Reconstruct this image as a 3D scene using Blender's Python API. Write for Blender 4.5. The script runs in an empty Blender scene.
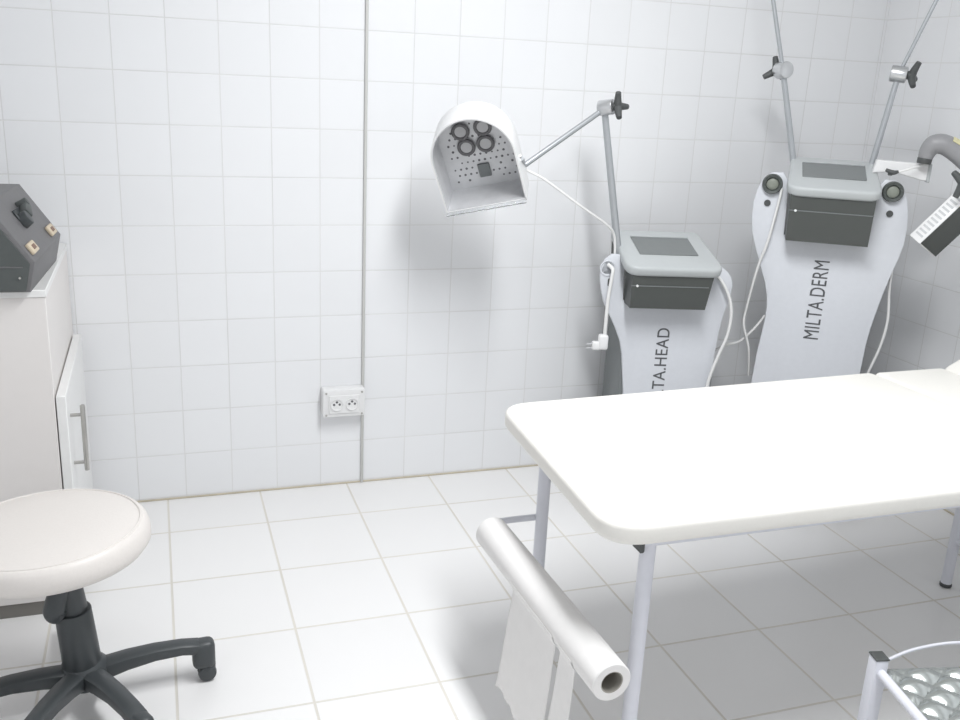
import bpy, bmesh, math, random
from mathutils import Vector, Matrix
random.seed(7)
C = bpy.context.scene.collection
S = bpy.context.scene
PI = math.pi

# ------------------------------------------------------------------ camera
cd = bpy.data.cameras.new('camera'); cam = bpy.data.objects.new('camera', cd); C.objects.link(cam)
cd.sensor_width = 36.0; cd.lens = 35.227; cd.clip_start = 0.02; cd.clip_end = 50
rot = Matrix(((0.94672, 0.04940, -0.31824), (-0.31865, 0.28694, -0.90340), (0.04669, 0.95667, 0.28740)))
cam.matrix_world = Matrix.Translation((0.2506, -3.0402, 1.3992)) @ rot.to_4x4()
S.camera = cam
# ------------------------------------------------------------------ world, lights, exposure
w = bpy.data.worlds.new('world'); S.world = w; w.use_nodes = True
w.node_tree.nodes['Background'].inputs[0].default_value = (0.80, 0.90, 1.0, 1)
w.node_tree.nodes['Background'].inputs[1].default_value = 0.3
S.view_settings.view_transform = 'Standard'; S.view_settings.look = 'None'
S.view_settings.gamma = 1.0; S.view_settings.use_curve_mapping = False
S.view_settings.exposure = 0.0
LAMP_X, LAMP_Y, LAMP_Z = 1.18, -1.74, 2.40
def area(name, loc, size, power, color, rotation=(0, 0, 0)):
    l = bpy.data.lights.new(name, 'AREA'); l.shape = 'RECTANGLE'; l.size, l.size_y = size
    l.energy = power; l.color = color
    o = bpy.data.objects.new(name, l); C.objects.link(o); o.location = loc; o.rotation_euler = rotation
    return o
area('ceiling_lamp_light', (LAMP_X, LAMP_Y, LAMP_Z), (0.24, 1.25), 45.0, (0.975, 0.988, 1.0))

# ------------------------------------------------------------------ materials
def newmat(name):
    m = bpy.data.materials.new(name); m.use_nodes = True
    return m, m.node_tree, m.node_tree.nodes['Principled BSDF']
def mat(name, col, rough=0.5, metal=0.0, coat=0.0, noise=0.03, scale=60.0, bump=0.0, spec=0.5):
    m, t, b = newmat(name)
    N, L = t.nodes, t.links
    tc = N.new('ShaderNodeTexCoord'); nz = N.new('ShaderNodeTexNoise'); nz.inputs['Scale'].default_value = scale
    nz.inputs['Detail'].default_value = 3
    L.new(tc.outputs['Object'], nz.inputs['Vector'])
    mx = N.new('ShaderNodeMix'); mx.data_type = 'RGBA'
    mx.inputs['A'].default_value = (*[c * (1 - noise) for c in col], 1)
    mx.inputs['B'].default_value = (*[min(1, c * (1 + noise)) for c in col], 1)
    L.new(nz.outputs['Fac'], mx.inputs['Factor']); L.new(mx.outputs['Result'], b.inputs['Base Color'])
    b.inputs['Roughness'].default_value = rough; b.inputs['Metallic'].default_value = metal
    b.inputs['Coat Weight'].default_value = coat; b.inputs['Specular IOR Level'].default_value = spec
    if bump:
        bp = N.new('ShaderNodeBump'); bp.inputs['Strength'].default_value = bump; bp.inputs['Distance'].default_value = 0.002
        L.new(nz.outputs['Fac'], bp.inputs['Height']); L.new(bp.outputs['Normal'], b.inputs['Normal'])
    return m
def tile_mat(name, axes, origin, size, grout, tile_col, grout_col, rough, var=0.02, wave=0.0):
    """square ceramic tiles laid on two world axes; grout lines, slight tone change from tile to tile"""
    m, t, b = newmat(name); N, L = t.nodes, t.links
    g = N.new('ShaderNodeNewGeometry'); sp = N.new('ShaderNodeSeparateXYZ'); L.new(g.outputs['Position'], sp.inputs[0])
    def math_(op, a, bb=None):
        n = N.new('ShaderNodeMath'); n.operation = op
        for i, v in enumerate((a, bb)):
            if v is None: continue
            if isinstance(v, (int, float)): n.inputs[i].default_value = v
            else: L.new(v, n.inputs[i])
        return n.outputs[0]
    masks, cells = [], []
    for ax, o, s in zip(axes, origin, size):
        u = math_('DIVIDE', math_('SUBTRACT', sp.outputs[ax], o), s)
        f = math_('FRACT', u); cells.append(math_('FLOOR', u))
        d = math_('MULTIPLY', math_('MINIMUM', f, math_('SUBTRACT', 1.0, f)), s)   # distance to the joint in metres
        masks.append(d)
    d = math_('MINIMUM', masks[0], masks[1])
    mr = N.new('ShaderNodeMapRange'); mr.interpolation_type = 'SMOOTHSTEP'
    mr.inputs['From Min'].default_value = grout * 0.35; mr.inputs['From Max'].default_value = grout * 0.75
    L.new(d, mr.inputs['Value'])
    cb = N.new('ShaderNodeCombineXYZ'); L.new(cells[0], cb.inputs[0]); L.new(cells[1], cb.inputs[1])
    wn = N.new('ShaderNodeTexWhiteNoise'); wn.noise_dimensions = '3D'; L.new(cb.outputs[0], wn.inputs['Vector'])
    tm = N.new('ShaderNodeMix'); tm.data_type = 'RGBA'
    tm.inputs['A'].default_value = (*[c * (1 - var) for c in tile_col], 1)
    tm.inputs['B'].default_value = (*[min(1, c * (1 + var)) for c in tile_col], 1)
    L.new(wn.outputs['Value'], tm.inputs['Factor'])
    nz = N.new('ShaderNodeTexNoise'); nz.inputs['Scale'].default_value = 3.0; nz.inputs['Detail'].default_value = 4
    L.new(g.outputs['Position'], nz.inputs['Vector'])
    gm = N.new('ShaderNodeMix'); gm.data_type = 'RGBA'
    gm.inputs['A'].default_value = (*[c * 0.86 for c in grout_col], 1); gm.inputs['B'].default_value = (*[min(1, c * 1.14) for c in grout_col], 1)
    L.new(nz.outputs['Fac'], gm.inputs['Factor'])
    mx = N.new('ShaderNodeMix'); mx.data_type = 'RGBA'
    L.new(mr.outputs['Result'], mx.inputs['Factor']); L.new(gm.outputs['Result'], mx.inputs['A']); L.new(tm.outputs['Result'], mx.inputs['B'])
    L.new(mx.outputs['Result'], b.inputs['Base Color'])
    rr = N.new('ShaderNodeMapRange'); rr.inputs['To Min'].default_value = 0.8; rr.inputs['To Max'].default_value = rough
    L.new(mr.outputs['Result'], rr.inputs['Value']); L.new(rr.outputs['Result'], b.inputs['Roughness'])
    bp = N.new('ShaderNodeBump'); bp.inputs['Strength'].default_value = 0.35; bp.inputs['Distance'].default_value = 0.002
    L.new(mr.outputs['Result'], bp.inputs['Height']); L.new(bp.outputs['Normal'], b.inputs['Normal'])
    b.inputs['Specular IOR Level'].default_value = 0.4
    return m

WT = (0.885, 0.893, 0.908); WG = (0.78, 0.78, 0.78)
M_wall_b = tile_mat('white_wall_tile_back', (0, 2), (0.0, 0.0081), (0.15, 0.1516), 0.0028, WT, WG, 0.32, 0.012)
M_wall_s = tile_mat('white_wall_tile_side', (1, 2), (0.0, 0.0081), (0.15, 0.1516), 0.0028, WT, WG, 0.32, 0.012)
M_floor = tile_mat('white_floor_tile', (0, 1), (-0.0614, 0.0687), (0.3009, 0.3132), 0.0056, (0.90, 0.893, 0.888), (0.74, 0.71, 0.655), 0.30, 0.010)
M_ceil = mat('ceiling_paint', (0.91, 0.91, 0.905), 0.8)
M_caulk = mat('old_beige_caulk', (0.62, 0.56, 0.44), 0.8, noise=0.25, scale=14)
M_conduit = mat('off_white_conduit', (0.60, 0.60, 0.58), 0.5)
M_white = mat('white_plastic', (0.86, 0.86, 0.86), 0.35)
M_lam = mat('white_laminate', (0.80, 0.77, 0.75), 0.45, noise=0.015, scale=30)
M_lam2 = mat('white_lacquered_door', (0.86, 0.86, 0.85), 0.3)
M_plinth = mat('grey_plinth', (0.20, 0.19, 0.175), 0.6)
M_steel = mat('brushed_steel', (0.50, 0.49, 0.47), 0.35, 0.9)
M_chrome = mat('satin_chrome', (0.62, 0.63, 0.64), 0.3, 0.85)
M_rod = mat('grey_metal_rod', (0.46, 0.48, 0.50), 0.35, 0.6)
M_blackp = mat('black_plastic', (0.055, 0.062, 0.066), 0.42)
M_blackk = mat('black_rubber_knob', (0.075, 0.08, 0.08), 0.5)
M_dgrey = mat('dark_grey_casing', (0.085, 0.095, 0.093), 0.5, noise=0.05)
M_pgrey = mat('grey_painted_panel', (0.155, 0.153, 0.158), 0.5, noise=0.06)
M_beige = mat('beige_plastic', (0.66, 0.56, 0.42), 0.45)
M_brown = mat('brown_inlet', (0.22, 0.13, 0.09), 0.5)
M_vinyl = mat('off_white_vinyl', (0.80, 0.76, 0.725), 0.42, bump=0.15, scale=180)
M_bedv = mat('white_bed_vinyl', (0.90, 0.88, 0.83), 0.45, bump=0.1, scale=160)
M_enamel = mat('white_enamel_tube', (0.76, 0.77, 0.83), 0.3)
M_paper = mat('white_paper', (0.90, 0.885, 0.87), 0.85, bump=0.2, scale=40)
M_card = mat('grey_cardboard', (0.42, 0.40, 0.36), 0.9)
M_mpanel = mat('white_machine_panel', (0.70, 0.72, 0.76), 0.35)
M_mgrey = mat('light_grey_housing', (0.50, 0.525, 0.53), 0.38)
M_mdark = mat('charcoal_box', (0.070, 0.076, 0.072), 0.45)
M_mside = mat('grey_machine_back', (0.19, 0.205, 0.208), 0.5)
M_screen = mat('grey_display', (0.19, 0.205, 0.205), 0.22)
M_ltr = mat('dark_grey_lettering', (0.10, 0.105, 0.11), 0.6)
M_cable = mat('white_cable', (0.82, 0.82, 0.81), 0.45)
M_hoodin = mat('silver_reflector', (0.68, 0.685, 0.70), 0.42, 0.30, noise=0.12, scale=30)
M_lens = mat('pale_lens', (0.52, 0.52, 0.53), 0.2)
M_dot = mat('dark_dot', (0.14, 0.14, 0.15), 0.6)
M_hand = mat('grey_handpiece', (0.30, 0.30, 0.31), 0.42)
M_yel = mat('pale_yellow_label', (0.72, 0.68, 0.42), 0.6)
M_ring = mat('dark_green_grey_ring', (0.07, 0.08, 0.075), 0.4)
M_disc = mat('olive_grey_disc', (0.26, 0.28, 0.24), 0.4)
M_quilt = mat('silver_quilted_surface', (0.50, 0.53, 0.52), 0.22, 0.75)
M_tube = mat('white_lamp_tube', (0.9, 0.9, 0.9), 0.4)
M_fin = mat('grey_slot', (0.58, 0.59, 0.60), 0.6)
m, t, b = newmat('clear_acrylic'); M_acryl = m
b.inputs['Base Color'].default_value = (0.93, 0.95, 0.96, 1); b.inputs['Roughness'].default_value = 0.08
b.inputs['Transmission Weight'].default_value = 0.9; b.inputs['IOR'].default_value = 1.3

# ------------------------------------------------------------------ mesh helpers
class MB:
    def __init__(s): s.bm = bmesh.new()
    def _merge(s, b, mtx=None):
        if mtx is not None: bmesh.ops.transform(b, matrix=mtx, verts=b.verts)
        me = bpy.data.meshes.new('tmp'); b.to_mesh(me); b.free(); s.bm.from_mesh(me); bpy.data.meshes.remove(me)
        return s
    def box(s, lo, hi, bev=0.0, seg=2, mtx=None):
        b = bmesh.new(); bmesh.ops.create_cube(b, size=1.0)
        lo, hi = Vector(lo), Vector(hi); d = hi - lo; c = (hi + lo) / 2
        for v in b.verts: v.co = Vector((v.co.x * d.x, v.co.y * d.y, v.co.z * d.z)) + c
        if bev: bmesh.ops.bevel(b, geom=b.edges[:], offset=bev, segments=seg, affect='EDGES', profile=0.5)
        return s._merge(b, mtx)
    def cyl(s, a, e, r0, r1=None, n=24, bev=0.0):
        a, e = Vector(a), Vector(e); d = e - a; r1 = r0 if r1 is None else r1
        b = bmesh.new(); bmesh.ops.create_cone(b, cap_ends=True, segments=n, radius1=r0, radius2=r1, depth=d.length)
        if bev:
            ed = [x for x in b.edges if any(len(f.verts) > 4 for f in x.link_faces)]
            bmesh.ops.bevel(b, geom=ed, offset=bev, segments=2, affect='EDGES', profile=0.5)
        q = Vector((0, 0, 1)).rotation_difference(d.normalized()).to_matrix().to_4x4()
        return s._merge(b, Matrix.Translation((a + e) / 2) @ q)
    def tube(s, pts, r, n=10, smooth=True, k=8, caps=True):
        P = [Vector(p) for p in pts]
        rr = r if isinstance(r, (list, tuple)) else [r] * len(P)
        if smooth and len(P) > 2:
            Q, R = [], []
            for i in range(len(P) - 1):
                p0, p1, p2, p3 = P[max(i - 1, 0)], P[i], P[i + 1], P[min(i + 2, len(P) - 1)]
                for j in range(k):
                    u = j / k
                    Q.append(0.5 * (2 * p1 + (p2 - p0) * u + (2 * p0 - 5 * p1 + 4 * p2 - p3) * u * u + (3 * p1 - p0 - 3 * p2 + p3) * u ** 3))
                    R.append(rr[i] * (1 - u) + rr[i + 1] * u)
            Q.append(P[-1]); R.append(rr[-1]); P, rr = Q, R
        b = bmesh.new(); rings = []
        T0 = (P[1] - P[0]).normalized(); up = Vector((0, 0, 1)) if abs(T0.z) < 0.9 else Vector((1, 0, 0))
        nrm = (up - T0 * up.dot(T0)).normalized()
        for i, p in enumerate(P):
            T = (P[min(i + 1, len(P) - 1)] - P[max(i - 1, 0)]).normalized()
            nrm = (nrm - T * nrm.dot(T)).normalized(); bi = T.cross(nrm)
            rings.append([b.verts.new(p + rr[i] * (math.cos(2 * PI * j / n) * nrm + math.sin(2 * PI * j / n) * bi)) for j in range(n)])
        for A, B in zip(rings, rings[1:]):
            for j in range(n): b.faces.new((A[j], A[(j + 1) % n], B[(j + 1) % n], B[j]))
        if caps: b.faces.new(rings[0][::-1]); b.faces.new(rings[-1])
        return s._merge(b)
    def prism(s, outline, z0, z1, bev=0.0, seg=2, mtx=None):
        """outline in XY, extruded in Z"""
        b = bmesh.new(); vs = [b.verts.new((x, y, z0)) for x, y in outline]
        f = b.faces.new(vs); r = bmesh.ops.extrude_face_region(b, geom=[f])
        for v in r['geom']:
            if isinstance(v, bmesh.types.BMVert): v.co.z = z1
        bmesh.ops.recalc_face_normals(b, faces=b.faces)
        if bev:
            ed = [e for e in b.edges if len({round(v.co.z, 6) for v in e.verts}) == 1]
            bmesh.ops.bevel(b, geom=ed, offset=bev, segments=seg, affect='EDGES', profile=0.5, clamp_overlap=True)
        return s._merge(b, mtx)
    def lathe(s, prof, n=48, mtx=None):
        b = bmesh.new(); rings = []
        for r, z in prof:
            rings.append([b.verts.new((r * math.cos(2 * PI * j / n), r * math.sin(2 * PI * j / n), z)) for j in range(n)] if r > 1e-6 else [b.verts.new((0, 0, z))])
        for A, B in zip(rings, rings[1:]):
            for j in range(n):
                a1, a2, b1, b2 = A[j % len(A)], A[(j + 1) % len(A)], B[j % len(B)], B[(j + 1) % len(B)]
                vs = []
                for v in (a1, a2, b2, b1):
                    if v not in vs: vs.append(v)
                if len(vs) > 2: b.faces.new(vs)
        bmesh.ops.recalc_face_normals(b, faces=b.faces)
        return s._merge(b, mtx)
    def torus(s, R, r, mtx=None, n=36, k=10):
        return s.lathe([(R + r * math.cos(2 * PI * i / k), r * math.sin(2 * PI * i / k)) for i in range(k + 1)], n, mtx)
    def build(s, name, material, parent=None, smooth=True, loc=None):
        me = bpy.data.meshes.new(name)
        bmesh.ops.remove_doubles(s.bm, verts=s.bm.verts, dist=1e-5)
        bmesh.ops.recalc_face_normals(s.bm, faces=s.bm.faces)
        s.bm.to_mesh(me); s.bm.free()
        me.materials.append(material)
        if smooth:
            me.polygons.foreach_set('use_smooth', [True] * len(me.polygons))
            me.set_sharp_from_angle(angle=math.radians(38))
        o = bpy.data.objects.new(name, me); C.objects.link(o)
        if parent: o.parent = parent
        if loc is not None: o.location = loc
        return o
def thing(name, label, cat, loc=(0, 0, 0), rz=0.0, group=None):
    o = bpy.data.objects.new(name, None); C.objects.link(o); o.location = loc; o.rotation_euler = (0, 0, rz)
    o.empty_display_size = 0.1; tag(o, label, cat, group); return o
def tag(o, label, cat, group=None):
    o['label'] = label; o['category'] = cat
    if group: o['group'] = group
    return o
def struct(o): o['kind'] = 'structure'; return o
def rounded(pts, r, seg=6):
    """round the corners of a polygon; r one value or one per corner"""
    out = []; n = len(pts)
    for i in range(n):
        p0, p1, p2 = Vector(pts[i - 1]), Vector(pts[i]), Vector(pts[(i + 1) % n])
        rad = r[i] if isinstance(r, (list, tuple)) else r
        if rad <= 0: out.append(tuple(p1)); continue
        a, b = (p0 - p1), (p2 - p1); la, lb = a.length, b.length; a.normalize(); b.normalize()
        ang = a.angle(b); t = min(rad / math.tan(ang / 2), la * 0.49, lb * 0.49)
        A, B = p1 + a * t, p1 + b * t
        for j in range(seg + 1):
            u = j / seg; out.append(tuple(A * (1 - u) ** 2 + p1 * 2 * u * (1 - u) + B * u * u))
    return out
def smooth_poly(pts, k=6):
    """closed Catmull-Rom through 2D points"""
    out = []; n = len(pts); P = [Vector(p) for p in pts]
    for i in range(n):
        p0, p1, p2, p3 = P[i - 1], P[i], P[(i + 1) % n], P[(i + 2) % n]
        for j in range(k):
            u = j / k; out.append(tuple(0.5 * (2 * p1 + (p2 - p0) * u + (2 * p0 - 5 * p1 + 4 * p2 - p3) * u * u + (3 * p1 - p0 - 3 * p2 + p3) * u ** 3)))
    return out
def basis(o, x, y, z):
    return Matrix(((x.x, y.x, z.x, o.x), (x.y, y.y, z.y, o.y), (x.z, y.z, z.z, o.z), (0, 0, 0, 1)))
XZ = Matrix(((1, 0, 0, 0), (0, 0, -1, 0), (0, 1, 0, 0), (0, 0, 0, 1)))   # outline (x, z), extruded toward -y

# ------------------------------------------------------------------ setting
XL, XR, YF, ZC = -0.66, 2.862, -3.75, 2.50
struct(MB().box((XL - .1, YF - .1, -.1), (XR + .1, .1, 0)).build('floor', M_floor, smooth=False))
struct(MB().box((XL - .1, YF - .1, ZC), (XR + .1, .1, ZC + .1)).build('ceiling', M_ceil, smooth=False))
struct(MB().box((XL - .1, 0, 0), (XR + .1, .1, ZC)).build('wall_back', M_wall_b, smooth=False))
struct(MB().box((XR, YF, 0), (XR + .1, 0, ZC)).build('wall_right', M_wall_s, smooth=False))
struct(MB().box((XL - .1, YF, 0), (XL, 0, ZC)).build('wall_left', M_wall_s, smooth=False))
struct(MB().box((XL - .1, YF - .1, 0), (XR + .1, YF, ZC)).build('wall_front', M_wall_b, smooth=False))
# thin line of old sealant along the foot of the back wall
struct(MB().box((0.03, -0.0045, 0.0), (XR, 0.0, 0.006), 0.0015, 1).build('baseboard_back', M_caulk))
struct(MB().box((XR - .0045, -3.6, 0.0), (XR, -0.005, 0.006), 0.0015, 1).build('baseboard_right', M_caulk))

# ceiling lamp (above the frame)
cl = thing('ceiling_lamp', 'white ceiling lamp mounted above the middle of the room', 'lamp', (LAMP_X, LAMP_Y, ZC))
MB().box((-.15, -.66, -.075), (.15, .66, 0), .008).build('lamp_housing', M_white, cl)

# ------------------------------------------------------------------ wall conduit and socket
tag(MB().box((0.8905, -0.009, 0.0), (0.9000, 0.0, 2.5), 0.003, 2).build('cable_conduit', M_conduit),
    'thin off-white cable conduit running vertically up the tiled back wall', 'conduit')
sk = thing('wall_socket', 'white double power socket on the tiled wall at the conduit', 'socket', (0.823, 0, 0.318))
MB().prism(rounded([(-.072, -.048), (.072, -.048), (.072, .05), (-.072, .05)], .008), 0.0, 0.048, 0.004, 2, XZ).build('box', M_white, sk)
MB().prism(rounded([(-.052, -.034), (.052, -.034), (.052, .030), (-.052, .030)], .004), 0.048, 0.053, 0.0015, 1, XZ).build('faceplate', M_white, sk)
for cx in (-.026, .026):
    mt = Matrix.Translation((cx, -.053, -.002)) @ Matrix.Rotation(PI / 2, 4, 'X')
    ou = MB().lathe([(.0, .001), (.017, .001), (.0195, .0045), (.0215, .0045), (.0215, 0)], 28, mt).build('outlet', M_white, sk)
    h = MB()
    for a in (0, PI / 2, PI):
        c, s_ = math.cos(a) * .0095, math.sin(a) * .0085
        h.cyl((cx + c, -.0525, s_ - .001), (cx + c, -.0552, s_ - .001), .0040, n=12)
    h.build('pin_hole', M_dot, ou)
for sx in (-.061, .061):
    for sz in (-.040, .038):
        MB().cyl((sx, -.047, sz), (sx, -.0498, sz), .0036, n=12).build('screw', M_steel, sk)

# ------------------------------------------------------------------ cabinet at left
cb = thing('cabinet', 'white waist-high cabinet against the back wall at the left', 'cabinet', (-0.325, -0.34, 0))
def cbx(a, b): return (a[0] + .325, a[1] + .34, a[2]), (b[0] + .325, b[1] + .34, b[2])
MB().box(*cbx((-.64, -.645, .040), (-.010, -.012, .851)), .0015, 1).build('body', M_lam, cb)
MB().box(*cbx((-.64, -.648, .851), (-.008, -.010, .869)), .0015, 1).build('top_panel', M_lam2, cb)
MB().box(*cbx((-.63, -.640, 0), (-.022, -.02, .040))).build('plinth', M_plinth, cb)
dr = MB().box(*cbx((-.007, -.646, .055), (.016, -.060, .600)), .002, 1).build('door', M_lam2, cb)
hd = MB()
def cp(x, y, z): return (x + .325, y + .34, z)
hd.cyl(cp(.046, -.575, .370), cp(.046, -.575, .550), .0062, n=16, bev=.001)
for z in (.393, .524): hd.cyl(cp(.016, -.575, z), cp(.046, -.575, z), .0045, n=12)
hd.build('handle', M_steel, dr)

# grey control box on the cabinet
bx = thing('control_box', 'dark grey control box with sloped socket panel on the white cabinet', 'control box', (-0.178, -0.45, 0.869), math.radians(-3.5))
def bl(x, y, z): return (x + .19, y + .45, z - .869)
prof = [(-.037, .869), (-.021, .941), (-.112, 1.074), (-.36, 1.074), (-.36, .869)]
MB().prism([(x + .19, z - .869) for x, z in prof], -.183, .215, .005, 2, XZ @ Matrix.Scale(1, 4)).build('housing', M_pgrey, bx)
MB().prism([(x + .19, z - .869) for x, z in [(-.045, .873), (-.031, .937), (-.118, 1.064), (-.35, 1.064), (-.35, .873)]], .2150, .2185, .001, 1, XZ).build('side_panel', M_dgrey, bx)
MB().cyl(bl(-.055, -.6683, .905), bl(-.055, -.6725, .905), .0028, n=10).build('side_screw', M_steel, bx)
MB().box(bl(-.33, -.6700, .9285), bl(-.047, -.6682, .9315)).build('seam', M_pgrey, bx)
sl_o = Vector(bl(-.021, 0, .941)); sl_u = Vector((-.091, 0, .133)).normalized(); sl_n = Vector((.133, 0, .091)).normalized()
def on_slope(y, d):                                  # frame on the sloped panel: x along depth, y up the slope, z out
    return basis(sl_o + Vector((0, y, 0)) + sl_u * d, Vector((0, 1, 0)), sl_u, sl_n)
for y, d in ((-.612, .028), (-.345, .026)):
    so = MB().box((-.032, -.014, 0), (.032, .014, .009), .003, 2, on_slope(y, d)).build('inlet_socket', M_beige, bx)
    MB().box((-.014, -.006, .0085), (.014, .006, .0105), .001, 1, on_slope(y, d)).build('inlet_opening', M_brown, so)
pk = MB()
F = on_slope(-.475, .098)
pk.cyl(F @ Vector((-.035, -.012, -.001)), F @ Vector((-.035, -.012, .022)), .021, .018, 24, .003)
pk.box((-.055, -.022, 0), (.05, .02, .006), .002, 1, F)
pk.build('cable_connector', M_blackp, bx)
pk2 = MB(); pk2.box((-.02, -.012, .004), (.042, .014, .026), .006, 2, F @ Matrix.Rotation(.35, 4, 'Z'))
pk2.cyl(F @ Vector((.03, .02, .0)), F @ Vector((.03, .02, .028)), .012, .010, 18, .002)
pk2.build('selector_knob', M_dgrey, bx)

# ------------------------------------------------------------------ stool
st = thing('stool', 'round off-white swivel stool on a black five-arm castor base', 'stool', (0.047, -1.045, 0))
tilt = Matrix(((1, 0, -.105, .0105), (0, 1, -.055, .0055), (0, 0, 1, 0), (0, 0, 0, 1))) @ Matrix.Translation((0, 0, .30)) @ Matrix.Rotation(math.radians(-2.0), 4, 'Y') @ Matrix.Rotation(math.radians(-1.0), 4, 'X') @ Matrix.Translation((0, 0, -.30))
def T(p): return tilt @ Vector(p)
seat = MB().lathe([(0, .378), (.165, .378), (.188, .386), (.2015, .402), (.204, .420), (.202, .436), (.196, .4465), (.191, .4490), (.187, .4485), (.182, .4500), (.12, .4535), (.05, .455), (0, .4552)], 72, Matrix.Translation((-.007, 0, .003)) @ tilt).build('seat', M_vinyl, st)
MB().torus(.188, .0024, Matrix.Translation((-.007, 0, .003)) @ tilt @ Matrix.Translation((0, 0, .4492)), 72, 8).build('seam_piping', M_vinyl, seat)
MB().box((-.09, -.09, .370), (.09, .09, .379), .002, 1, tilt).build('seat_plate', M_blackp, st)
MB().cyl(T((0, 0, .22)), T((0, 0, .385)), .031, .033, 24, .002).build('gas_column', M_blackp, st)
MB().cyl((0, 0, .05), T((0, 0, .245)), .042, .038, 28, .004).build('column_sleeve', M_blackp, st)
lv = MB(); lv.tube([T((-.002, -.02, .35)), T((-.014, -.026, .305)), T((-.030, -.030, .262)), T((-.022, -.030, .244))], [.018, .021, .024, .014], 12)
lv.build('height_lever', M_blackp, st)
MB().lathe([(0, .045), (.036, .045), (.050, .055), (.054, .075), (.050, .098), (.038, .112), (0, .115)], 36).build('hub', M_blackp, st)
for a in (4, 97, 194, 246, 298):
    ar = math.radians(a); d = Vector((math.cos(ar), math.sin(ar), 0)); sd = Vector((-d.y, d.x, 0))
    lb = bmesh.new(); rings = []
    for r_, z_, wd, hh in ((.030, .076, .026, .024), (.09, .089, .024, .020), (.15, .096, .022, .017), (.21, .096, .021, .0155), (.248, .090, .0215, .016), (.262, .077, .0225, .019), (.267, .056, .0225, .020), (.267, .040, .0215, .016)):
        c = d * r_ + Vector((0, 0, z_)); ring = []
        for j in range(12):
            q = 2 * PI * j / 12; cx_, sx_ = math.cos(q), math.sin(q)
            ring.append(lb.verts.new(c + sd * wd * math.copysign(abs(cx_) ** .6, cx_) + Vector((0, 0, hh * math.copysign(abs(sx_) ** .6, sx_)))))
        rings.append(ring)
    for A, B in zip(rings, rings[1:]):
        for j in range(12): lb.faces.new((A[j], A[(j + 1) % 12], B[(j + 1) % 12], B[j]))
    lb.faces.new(rings[0][::-1]); lb.faces.new(rings[-1])
    L_ = MB(); L_._merge(lb); L_.box((.232, -.0225, .034), (.284, .0225, .106), .016, 4, Matrix.Rotation(ar, 4, 'Z')); leg = L_.build('leg', M_blackp, st)
    k = MB(); c = d * .264
    for s_ in (-1, 1): k.cyl(c + sd * (.004 * s_) + Vector((0, 0, .022)), c + sd * (.019 * s_) + Vector((0, 0, .022)), .022, .020, 24, .004)
    k.cyl(c + Vector((0, 0, .03)), c + Vector((0, 0, .09)), .009)
    k.box((-.020, -.017, .028), (.020, .017, .056), .010, 3, Matrix.Translation(c) @ Matrix.Rotation(ar, 4, 'Z'))
    k.build('caster', M_blackp, leg)

# ------------------------------------------------------------------ treatment bed
bed = thing('treatment_bed', 'white padded treatment couch with slim white legs, paper roll hanging at one end', 'bed', (1.70, -1.35, 0))
def B(x, y, z=0): return (x - 1.70, y + 1.35, z)
def padoutline(c, r): return rounded([B(*p)[:2] for p in c], r, 10)
MB().prism(padoutline([(.978, -1.706), (2.195, -1.712), (2.155, -.985), (1.008, -1.038)], [.085, .025, .025, .085]), .606, .650, .013, 4).build('mattress', M_bedv, bed)
MB().prism(padoutline([(2.204, -1.712), (2.415, -1.712), (2.415, -.982), (2.164, -.985)], .02), .604, .6485, .012, 4).build('mattress', M_bedv, bed)
# backrest, raised a little
ang = math.radians(26); hin = Vector(B(2.425, -1.35, .622))
BK = basis(hin, Vector((math.cos(ang), 0, math.sin(ang))), Vector((0, 1, 0)), Vector((-math.sin(ang), 0, math.cos(ang))))
MB().prism(rounded([(-.012, -.36), (.40, -.36), (.40, .36), (-.012, .36)], [.03, .09, .09, .03], 8), -.016, .032, .014, 4, BK).build('backrest', M_bedv, bed)
fr = MB()
fr.box(B(1.075, -1.655, .574), B(2.62, -1.625, .606), .003, 1); fr.box(B(1.085, -1.125, .574), B(2.62, -1.095, .606), .003, 1)
for x in (1.10, 1.62, 2.22, 2.60): fr.box(B(x, -1.63, .576), B(x + .028, -1.11, .604), .003, 1)
fr.build('frame', M_enamel, bed)
LEGS = ((1.098, -1.64), (1.112, -1.11), (2.445, -1.125), (2.445, -1.64))
for x, y in LEGS:
    lg = MB().cyl(B(x, y, .012), B(x, y, .59), .0155, n=20).build('leg', M_enamel, bed)
    MB().cyl(B(x, y, 0), B(x, y, .012), .0175, n=20, bev=.003).build('foot_cap', M_blackk, lg)
MB().cyl(B(2.445, -1.125, .155), B(2.445, -1.64, .155), .011, n=14).build('cross_bar', M_enamel, bed)
MB().box(B(1.069, -1.662, .566), B(1.080, -1.630, .604), .003, 1).build('end_cap', M_blackk, bed)
hb = MB()
hb.tube([B(1.100, -1.10, .368), B(1.04, -1.10, .368), B(.985, -1.105, .368), B(.968, -1.125, .368), B(.967, -1.17, .368), B(.980, -1.60, .366)], .008, 10, True, 6)
hb.build('roll_holder', M_enamel, bed)

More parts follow.
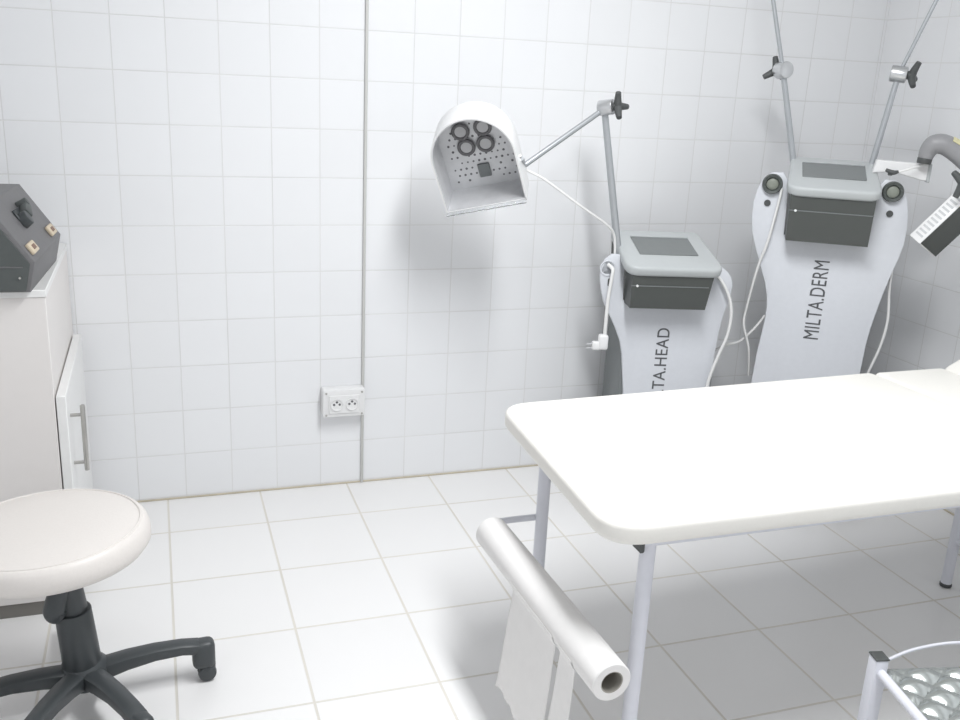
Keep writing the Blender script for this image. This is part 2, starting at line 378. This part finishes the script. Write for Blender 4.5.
# paper roll
A0, A1 = Vector((.987, -1.752, .366)), Vector((.966, -1.150, .368))
pr = thing('paper_roll', 'long roll of white couch paper on the holder at the bed end', 'paper roll', tuple((A0 + A1) / 2))
pc = (A0 + A1) / 2; ax = (A1 - A0).normalized()
side = ax.cross(Vector((0, 0, 1))).normalized(); upv = side.cross(ax)
FR = basis(A0 - pc, side, upv, ax); Lr = (A1 - A0).length
MB().lathe([(.0225, 0), (.0365, 0), (.0385, .002), (.039, .2), (.0395, Lr - .002), (.038, Lr), (.0225, Lr), (.0225, 0)], 48, FR).build('roll', M_paper, pr)
MB().lathe([(.0205, .001), (.0224, .001), (.0224, Lr - .001), (.0205, Lr - .001), (.0205, .001)], 36, FR).build('core', M_card, pr)
def sheet(name, t0, t1, ragged, drop, ph, offs):
    b_ = bmesh.new(); nu, nv = 24, 26; g = []
    for i in range(nu + 1):
        u = t0 + (t1 - t0) * i / nu; row = []
        dz = drop + ragged * (math.sin(i * 1.1 + ph) * .5 + math.sin(i * 2.7 + ph) * .3)
        for j in range(nv + 1):
            v = j / nv
            if v < .3:
                a = math.radians(186 + 34 * v / .3); p = Vector((math.cos(a) * .0402, math.sin(a) * .0402))
            else:
                q = (v - .3) / .7
                p = Vector((-.0308 + .005 * math.sin(q * 3 + i * .22 + ph) * q - offs * q, -.0258 - dz * q))
            uu = u + (.035 * (v - .3) * (i / nu) if v > .3 else 0)
            # p.x is measured toward the bed, p.y upward
            row.append(b_.verts.new(FR @ Vector((p.x, p.y, uu))))
        g.append(row)
    for i in range(nu):
        for j in range(nv): b_.faces.new((g[i][j], g[i + 1][j], g[i + 1][j + 1], g[i][j + 1]))
    mb = MB(); mb._merge(b_); o = mb.build(name, M_paper, pr)
    so = o.modifiers.new('thick', 'SOLIDIFY'); so.thickness = .0006; so.offset = 1
    return o
sheet('hanging_sheet', .17, .385, .008, .25, .4, .022)
sheet('hanging_sheet', .085, .150, .010, .25, 2.0, .010)

# ------------------------------------------------------------------ machines
def star_knob(parent, c, axis, spin, name='clamp_joint', r=.024, ln=.050):
    axis = Vector(axis).normalized(); c = Vector(c)
    j = MB().cyl(c - axis * ln / 2, c + axis * ln / 2, r, n=28, bev=.004).build(name, M_chrome, parent)
    ref = Vector((0, 0, 1)) - axis * axis.z; ref.normalize(); o2 = axis.cross(ref)
    k = MB(); h = c + axis * ln / 2
    k.cyl(h, h + axis * .022, .013, .015, 20, .002)
    for i in range(3):
        a = spin + i * 2 * PI / 3; d = ref * math.cos(a) + o2 * math.sin(a)
        k.tube([h + axis * .014, h + axis * .018 + d * .020, h + axis * .026 + d * .044], [.0135, .0115, .0085], 12)
    k.build('star_knob', M_blackk, j)
    return j
def lettering(text, parent, x_base, z0, z1, cap, y):
    cu = bpy.data.curves.new('lettering_curve', 'FONT'); cu.body = text; cu.size = 1.0; cu.extrude = .02; cu.space_character = 1.06
    to = bpy.data.objects.new('lettering_tmp', cu); C.objects.link(to)
    dg = bpy.context.evaluated_depsgraph_get()
    me = bpy.data.meshes.new_from_object(to.evaluated_get(dg)); bpy.data.objects.remove(to)
    xs = [v.co.x for v in me.vertices]; ys = [v.co.y for v in me.vertices]
    sx = (z1 - z0) / (max(xs) - min(xs)); sy = cap / (max(ys) - min(ys)); mx, my = min(xs), min(ys)
    for v in me.vertices:                            # reads upward: text x -> z, text y -> -x
        tx, ty, tz = (v.co.x - mx) * sx, (v.co.y - my) * sy, v.co.z
        v.co = (x_base - ty, y - .0006 - tz * .03, z0 + tx)
    me.name = 'lettering'; me.materials.append(M_ltr)
    o = bpy.data.objects.new('lettering', me); C.objects.link(o); o.parent = parent
    return o
def machine(name, label, loc, yaw, outline, zb, h_front, h_back, text, txt, wtop=.298, body_x=(-.112, .215), shear=.10):
    r = thing(name, label, 'therapy machine', (loc[0], loc[1], 0), -math.radians(yaw))
    pan = MB().prism(outline, -.080, -.098, .004, 2, XZ @ Matrix.Identity(4)).build('front_panel', M_mpanel, r)
    # XZ extrudes toward -y for +z, so negative z values stand at y = +0.080 .. +0.098
    lettering(text, pan, *txt)
    MB().box((body_x[0], .098, .07), (body_x[1], .34, zb + .02), .012, 2).build('rear_column', M_mside, r)
    MB().prism(rounded([(-.20, .0), (.24, .0), (.24, .40), (-.20, .40)], .05), .045, .075, .006, 2).build('base', M_mside, r)
    for cx in (-.16, .20):
        for cy in (.05, .35):
            w_ = MB(); w_.cyl((cx - .012, cy, .024), (cx + .012, cy, .024), .024, n=20, bev=.004); w_.cyl((cx, cy, .024), (cx, cy, .05), .008)
            w_.build('caster', M_blackp, r)
    # charcoal box, wider at the top
    b_ = bmesh.new(); zt = zb + h_front - .012
    lo = [(-.125, .0), (.125, .0), (.125, .30), (-.125, .30)]; hi = [(-wtop / 2 + .004 + shear * .2, -.006), (wtop / 2 - .004, -.006), (wtop / 2 - .004, .26), (-wtop / 2 + .004, .26)]
    V0 = [b_.verts.new((x, y, zb)) for x, y in lo]; V1 = [b_.verts.new((x, y, zt + (.0 if i < 2 else (h_back - h_front) * 1.0))) for i, (x, y) in enumerate(hi)]
    b_.faces.new(V0[::-1]); b_.faces.new(V1)
    for i in range(4): b_.faces.new((V0[i], V0[(i + 1) % 4], V1[(i + 1) % 4], V1[i]))
    mb = MB(); mb._merge(b_); box = mb.build('drawer_box', M_mdark, r, smooth=False)
    zl = zb + (h_front - .03) * .66
    MB().box((-.128, -.0055, zl), (.128, -.001, zl + .003)).build('seam_strip', M_mside, box)
    MB().cyl((-.108, -.004, zl + .0015), (-.108, -.0075, zl + .0015), .004, n=12).build('indicator', M_white, box)
    # sloped display housing
    sl = math.atan2(h_back - h_front, .215)
    HB = Matrix.Translation((0, -.012, zb + h_front)) @ Matrix.Rotation(sl, 4, 'X') @ Matrix(((1, -shear, 0, shear * .12), (0, 1, 0, 0), (0, 0, 1, 0), (0, 0, 0, 1)))
    ln = .235
    hs = MB().prism(rounded([(-wtop / 2 - .012, -.012), (wtop / 2 + .012, -.012), (wtop / 2, ln), (-wtop / 2, ln)], [.045, .045, .02, .02], 8), -.034, 0, .010, 3, HB).build('display_housing', M_mgrey, r)
    sc = MB().prism(rounded([(-.098, .072), (.098, .072), (.098, .185), (-.098, .185)], .004, 3), 0.0005, .0022, .0006, 1, HB).build('screen', M_screen, hs)
    bz = MB(); bz.box((-.098, .182, .0006), (.098, .187, .006), .001, 1, HB); bz.build('screen_hood', M_mgrey, hs)
    return r

# --- smaller machine with the hood lamp
def outl(left, right, notch, zbox, bottom=.08):
    """left and right edges from top to bottom as (x, z); U notch between the lobes for the box"""
    return left, right
HL = [(-.178, .868), (-.200, .850), (-.212, .818), (-.212, .785), (-.203, .740), (-.190, .700), (-.170, .665), (-.146, .620), (-.126, .575), (-.115, .53), (-.106, .46), (-.098, .395), (-.092, .08)]
HR = [(.200, .08), (.203, .43), (.206, .53), (.211, .612), (.218, .665), (.230, .715), (.237, .755), (.238, .780), (.231, .803), (.216, .822), (.196, .836), (.165, .842)]
ho = HL[::1] + HR + [(.145, .838), (.128, .715), (-.128, .715), (-.134, .85), (-.150, .868)]
hd_ = machine('hood_lamp_machine', 'shorter white therapy machine at the back wall carrying a hood lamp on an arm', (1.806, -.43), 14, ho, .709, .141, .221,
              'MILTA.HEAD', (.041, .330, .624, .042, .080))
# holder ring and slot on the left lobe
MB().lathe([(0, 0), (.020, 0), (.0235, .003), (.0255, .003), (.0265, 0)], 32, Matrix.Translation((-.190, .080, .822)) @ Matrix.Rotation(PI / 2, 4, 'X')).build('probe_holder', M_mpanel, hd_)
MB().prism(rounded([(-.186, .762), (-.172, .762), (-.172, .788), (-.186, .788)], .005), -.0795, -.078, 0, 1, XZ).build('slot', M_mdark, hd_)
pc_ = MB(); pc_.tube([(-.190, .075, .835), (-.178, .055, .822), (-.181, .050, .790), (-.187, .048, .720), (-.188, .047, .640), (-.188, .047, .605)], .0062, 10)
cord = pc_.build('power_cord', M_cable, hd_)
pg = MB(); pg.box((-.208, .033, .555), (-.176, .061, .606), .007, 3)
pg.box((-.228, .036, .553), (-.200, .058, .582), .006, 3); pg.build('plug', M_white, cord)
pn = MB()
for dz in (.560, .574): pn.cyl((-.226, .047, dz), (-.246, .047, dz - .003), .0024, n=8)
pn.build('plug_pins', M_chrome, cord)
MB().tube([(.160, .075, .82), (.190, .062, .795), (.222, .055, .740), (.236, .055, .680), (.232, .057, .610), (.212, .06, .540), (.190, .06, .46), (.18, .065, .36)], .0055, 10).build('side_cable', M_cable, hd_)
# pole, joint, arm
JP = Vector((-.240, .10, 1.325))
MB().cyl((-.150, .115, .86), JP, .0125, .0105, 18).build('pole', M_rod, hd_)
star_knob(hd_, JP + Vector((.004, -.012, .004)), (.80, -.58, .16), .45)
AE = Vector((-.500, -.015, 1.148))
MB().cyl(JP + Vector((-.012, -.01, -.008)), AE, .0085, n=16).build('arm', M_rod, hd_)
# hood: D-shaped trough opening toward the room
yw = math.radians(14); RZ = Matrix.Rotation(yw, 3, 'Z')          # world direction -> machine direction
HC = Vector((-.657, -.127, 1.153))
az, el = math.radians(-113), math.radians(-24)
n_ = RZ @ Vector((math.cos(el) * math.cos(az), math.cos(el) * math.sin(az), math.sin(el)))
u0 = Vector((0, 0, 1)).cross(n_).normalized(); v0 = n_.cross(u0)
rl = math.radians(15); uu = u0 * math.cos(rl) + v0 * math.sin(rl); vv = v0 * math.cos(rl) - u0 * math.sin(rl)
HF = basis(HC, uu, vv, n_)
def dprof(wd, top, bot, n=28):
    p = [(wd, bot)]
    for i in range(n + 1):
        a = PI * i / n; p.append((wd * math.cos(a) * (1 + .0 * math.sin(a)), top - wd * 1.02 + wd * 1.02 * math.sin(a)))
    p.append((-wd, bot)); return p
def shell(outer, inner, z0, z1, zback):
    """tube between two open D outlines from the rear (z0) to the mouth (z1)"""
    b_ = bmesh.new()
    def ring(p, z, s=1.0, dy=0.0): return [b_.verts.new((x * s, y * s + dy, z)) for x, y in p]
    o1, o2, i1, i2 = ring(outer, z0, .95), ring(outer, z1), ring(inner, z0 + .006, .975), ring(inner, z1)
    o3 = ring(outer, z0 + .02, .995); i3 = ring(inner, z0 + .02, .995)
    n = len(outer)
    for i in range(n):
        j = (i + 1) % n
        for A, B_ in ((o1, o3), (o3, o2), (o2, i2), (i2, i3), (i3, i1)): b_.faces.new((A[i], A[j], B_[j], B_[i]))
    b_.faces.new(o1); b_.faces.new(i1)
    return b_
DEP = .128
sh = MB(); sh._merge(shell(dprof(.126, .149, -.141), dprof(.122, .145, -.137), -DEP, 0, 0), HF); hood = sh.build('hood', M_white, hd_)
ri = MB(); ri._merge(shell(dprof(.1218, .1448, -.1368), dprof(.1190, .142, -.134), -DEP + .0065, -.003, 0), HF); refl = ri.build('reflector', M_hoodin, hood)
lip = MB()
lip.box((-.124, -.1415, -.02), (.124, -.1372, .020), .001, 1, HF)
lip.build('clear_lip', M_acryl, hood)
zb_ = -DEP + .0125
for lx, ly in ((-.040, .062), (.029, .064), (-.035, .009), (.025, .010)):
    l_ = MB().torus(.0225, .0055, HF @ Matrix.Translation((lx, ly, zb_ + .008)), 32, 10).build('lamp_ring', M_pgrey, hood)
    MB().cyl(HF @ Vector((lx, ly, zb_ - .002)), HF @ Vector((lx, ly, zb_ + .009)), .0205, n=28).build('lens', M_lens, hood)
MB().box((-.019, -.100, zb_ - .002), (.018, -.055, zb_ + .007), .003, 2, HF).build('sensor_window', M_mside, hood)
rnd = random.Random(3)
for i in range(11):
    for j in range(10):
        x, y = -.090 + i * .018 + (.009 if j % 2 else 0), -.105 + j * .0205
        if abs(x) > .100 or y > .10 - abs(x) * .5: continue
        if -.026 < x < .026 and -.108 < y < -.046: continue
        if any((x - a) ** 2 + (y - c) ** 2 < .032 ** 2 for a, c in ((-.040, .062), (.029, .064), (-.035, .009), (.025, .010))): continue
        if rnd.random() < .22: continue
        MB().cyl(HF @ Vector((x, y, zb_ - .003)), HF @ Vector((x, y, zb_ + .0005)), .0028 + .0012 * rnd.random(), n=10).build('diode', M_dot, hood)
MB().cyl(AE, HF @ Vector((.127, -.035, -.062)), .0085, n=14).build('arm_socket', M_rod, hood)
MB().tube([HF @ Vector((.128, -.020, -.05)), (-.500, -.01, 1.143), (-.428, 0, 1.107), (-.310, .02, 1.030), (-.215, .06, .970), (-.176, .09, .93), (-.165, .10, .86)], .0042, 8).build('lamp_cable', M_cable, hd_)

# --- taller machine in the corner
DL = [(-.190, 1.148), (-.214, 1.130), (-.230, 1.095), (-.238, 1.050), (-.238, 1.000), (-.230, .948), (-.214, .900), (-.190, .840), (-.170, .790), (-.157, .745), (-.151, .70), (-.152, .655), (-.157, .60), (-.163, .54), (-.168, .44), (-.170, .08)]
DR = [(.172, .08), (.176, .44), (.178, .52), (.181, .606), (.186, .66), (.194, .711), (.206, .78), (.220, .845), (.234, .900), (.243, .948), (.244, 1.000), (.240, 1.045), (.230, 1.090), (.212, 1.128), (.188, 1.148)]
do = DL + DR + [(.155, 1.150), (.132, 1.12), (.124, .948), (-.128, .948), (-.134, 1.12), (-.155, 1.150)]
dm = machine('arm_probe_machine', 'taller white therapy machine in the room corner with two thin upright arms', (2.275, -.57), 34, do, .943, .176, .252,
             'MILTA.DERM', (.028, .607, .874, .048, .080), .265, (-.13, .15), 0.0)
for cx, cz in ((-.186, 1.112), (.182, 1.114)):
    mt = Matrix.Translation((cx, .080, cz)) @ Matrix.Rotation(PI / 2, 4, 'X')
    ph = MB().lathe([(0, .008), (.019, .008), (.022, .016), (.030, .018), (.0325, .012), (.0325, 0), (0, 0)], 36, mt).build('probe_holder', M_ring, dm)
    MB().lathe([(0, .012), (.012, .0118), (.0185, .0085), (.0185, .007), (0, .007)], 28, mt).build('probe_disc', M_disc, ph)
for cx, cz in ((-.194, 1.049), (.184, 1.044)):
    MB().cyl((cx, .082, cz), (cx, .0765, cz), .0105, n=24).build('button', M_blackk, dm)
MB().tube([(-.155, .07, 1.10), (-.160, .066, 1.046), (-.176, .064, .929), (-.198, .075, .83), (-.216, .10, .68), (-.217, .10, .625), (-.19, .11, .54), (-.178, .13, .44)], .0046, 10).build('side_cable', M_cable, dm)
MB().tube([(-.335, .15, .49), (-.27, .13, .538), (-.222, .12, .562), (-.178, .12, .615), (-.15, .13, .66)], .0045, 8).build('link_cable', M_cable, dm)
MB().tube([(.200, .11, .98), (.222, .12, .907), (.229, .12, .79), (.240, .12, .690), (.232, .12, .60), (.210, .12, .51), (.19, .13, .42)], .0045, 8).build('side_cable', M_cable, dm)
# left arm
K1 = Vector((-.197, .20, 1.470))
MB().cyl((-.120, .195, 1.16), K1, .0105, .009, 16).build('pole', M_rod, dm)
star_knob(dm, K1, (-.55, .80, -.05), .0, r=.027, ln=.045)
MB().cyl(K1, (-.300, .20, 1.84), .0068, n=14).build('arm', M_rod, dm)
# right arm, elbow above the frame, panel lamp hanging from it
K2 = Vector((.158, .20, 1.473)); EL = Vector((.327, .17, 2.000)); LK = Vector((.352, -.075, 1.168))
MB().cyl((.118, .195, 1.16), K2, .0105, .009, 16).build('pole', M_rod, dm)
star_knob(dm, K2, (.98, -.15, -.08), .3, r=.026, ln=.050)
MB().cyl(K2, EL, .0060, n=14).build('arm', M_rod, dm)
star_knob(dm, EL, (.6, -.8, 0), .2, r=.022, ln=.045)
MB().cyl(EL, LK + Vector((.03, 0, .0)), .0068, n=14).build('arm', M_rod, dm)
star_knob(dm, LK + Vector((.022, 0, 0)), (-.9, -.4, .0), .9, r=.019, ln=.035)
a_ = Vector((.60, 0, .80)); bb = Vector((.80, 0, -.60)); aw = Vector((0, 1, 0))
E0 = Vector((.262, -.06, .975))
e_w = (-bb * math.cos(math.radians(42)) + aw * math.sin(math.radians(42))); e_d = (bb * math.cos(math.radians(36)) + aw * math.sin(math.radians(36)))
LF = basis(E0, e_d, a_, e_w)
dk = .098; wt = .050; ll = .205
lp = MB(); 
lp.box((.004, 0, .003), (dk, ll, wt), .004, 2, LF); led = lp.build('panel_lamp', M_white, dm)
MB().box((.006, .004, .0005), (dk - .002, ll - .004, .004), .001, 1, LF).build('diode_panel', M_mdark, led)
fn = MB()
for i in range(12): fn.box((.0025, .018 + i * .0145, .012), (.0045, .0245 + i * .0145, wt - .010), 0, 1, LF)
fn.build('cooling_slots', M_fin, led)
# bracket, clip, handpiece
bk = MB().prism([(.118, 1.166), (.125, 1.207), (.283, 1.203), (.286, 1.150), (.262, 1.152), (.180, 1.172)], -.115, -.150, .003, 1, XZ).build('bracket', M_white, dm)
MB().box((.279, .1125, 1.147), (.290, .1525, 1.205), .002, 1).build('bracket_end', M_mgrey, bk)
cq = MB(); cq.tube([(.150, .075, 1.181), (.172, .072, 1.174), (.188, .072, 1.178)], [.005, .008, .004], 10); cq.box((.158, .07, 1.164), (.172, .08, 1.176), .002, 1)
cq.build('cable_clip', M_blackk, dm)
MB().tube([(.178, .072, 1.174), (.215, .075, 1.186), (.250, .09, 1.199), (.275, .10, 1.210)], .0032, 8).build('probe_cable', M_cable, dm)
hp = MB().tube([(.261, .09, 1.222), (.266, .09, 1.246), (.280, .088, 1.265), (.308, .085, 1.268), (.345, .08, 1.247), (.385, .07, 1.214), (.43, .06, 1.175)], [.021, .026, .031, .031, .030, .028, .024], 24).build('handpiece', M_hand, dm)
MB().cyl((.2595, .09, 1.206), (.2608, .09, 1.224), .0215, .022, 24, .002).build('handpiece_rim', M_blackk, hp)
ln_ = Vector((.42, -.42, .80)).normalized(); lx_ = Vector((.86, .05, -.45)); lx_ = (lx_ - ln_ * lx_.dot(ln_)).normalized()
lbm = basis(Vector((.335, .082, 1.254)) + ln_ * .0295, lx_, ln_.cross(lx_), ln_)
MB().box((-.022, -.014, -.002), (.024, .014, .0022), .001, 1, lbm).build('yellow_label', M_yel, hp)

# ------------------------------------------------------------------ step stool at lower right
ss = thing('step_stool', 'low white tube-frame step with silver quilted top beside the bed', 'step stool', (1.552, -1.790, 0), math.radians(-12))
def SS(x, y, z): return (x - 1.552, y + 1.790, z)
x0, x1, y0, y1 = 1.552, 1.94, -2.10, -1.790
for x, y in ((x0, y1), (x1, y1), (x0, y0), (x1, y0)):
    lg = MB().box(SS(x - .014, y - .015, .008), SS(x + .014, y + .015, .347), .004, 2).build('leg', M_enamel, ss)
    cp_ = MB(); cp_.box(SS(x - .0145, y - .0155, .3465), SS(x + .0145, y + .0155, .351), .0015, 1); cp_.build('tube_plug', M_blackk, lg)
    MB().box(SS(x - .014, y - .017, 0), SS(x + .014, y + .017, .014), .002, 1).build('foot_cap', M_blackk, lg)
rf = MB()
rf.cyl(SS(x0, y1, .320), SS(x0, y0, .320), .0095, n=14); rf.cyl(SS(x1, y1, .318), SS(x1, y0, .318), .011, n=14)
rf.cyl(SS(x0, y0, .318), SS(x1, y0, .318), .011, n=14); rf.cyl(SS(x0, y1, .288), SS(x1, y1, .288), .009, n=14)
rf.build('top_frame', M_enamel, ss)
MB().tube([SS(x0 + .01, y1, .335), SS(x0 + .09, y1 + .026, .344), SS(x0 + .19, y1 + .036, .350), SS(x1 - .09, y1 + .026, .344), SS(x1 - .01, y1, .335)], .0032, 10).build('hoop', M_enamel, ss)
q = bmesh.new(); nx, ny = 110, 90; grid = []
for i in range(nx + 1):
    row = []
    for j in range(ny + 1):
        x = x0 + .008 + (x1 - x0 - .016) * i / nx; y = y0 + .014 + (y1 - y0 - .010) * j / ny
        a = (x + y * 1.15) / .080; c = (x - y * 1.15) / .080
        hgt = (abs(math.sin(PI * a)) * abs(math.sin(PI * c))) ** .7
        e = min(i, nx - i, j, ny - j) / 5.0
        row.append(q.verts.new(SS(x, y, .316 + .012 * hgt * min(1, e))))
    grid.append(row)
for i in range(nx):
    for j in range(ny): q.faces.new((grid[i][j], grid[i + 1][j], grid[i + 1][j + 1], grid[i][j + 1]))
mb = MB(); mb._merge(q); mb.box(SS(x0 + .012, y0 + .012, .302), SS(x1 - .012, y1 - .005, .3165)); mb.build('quilted_top', M_quilt, ss)

# labels of the parts that look unlike the rest of their thing
hood['label'] = 'white arched lamp hood with silver inside'
led['label'] = 'white panel lamp with dark diode face'
hp['label'] = 'grey curved handpiece with yellow label'
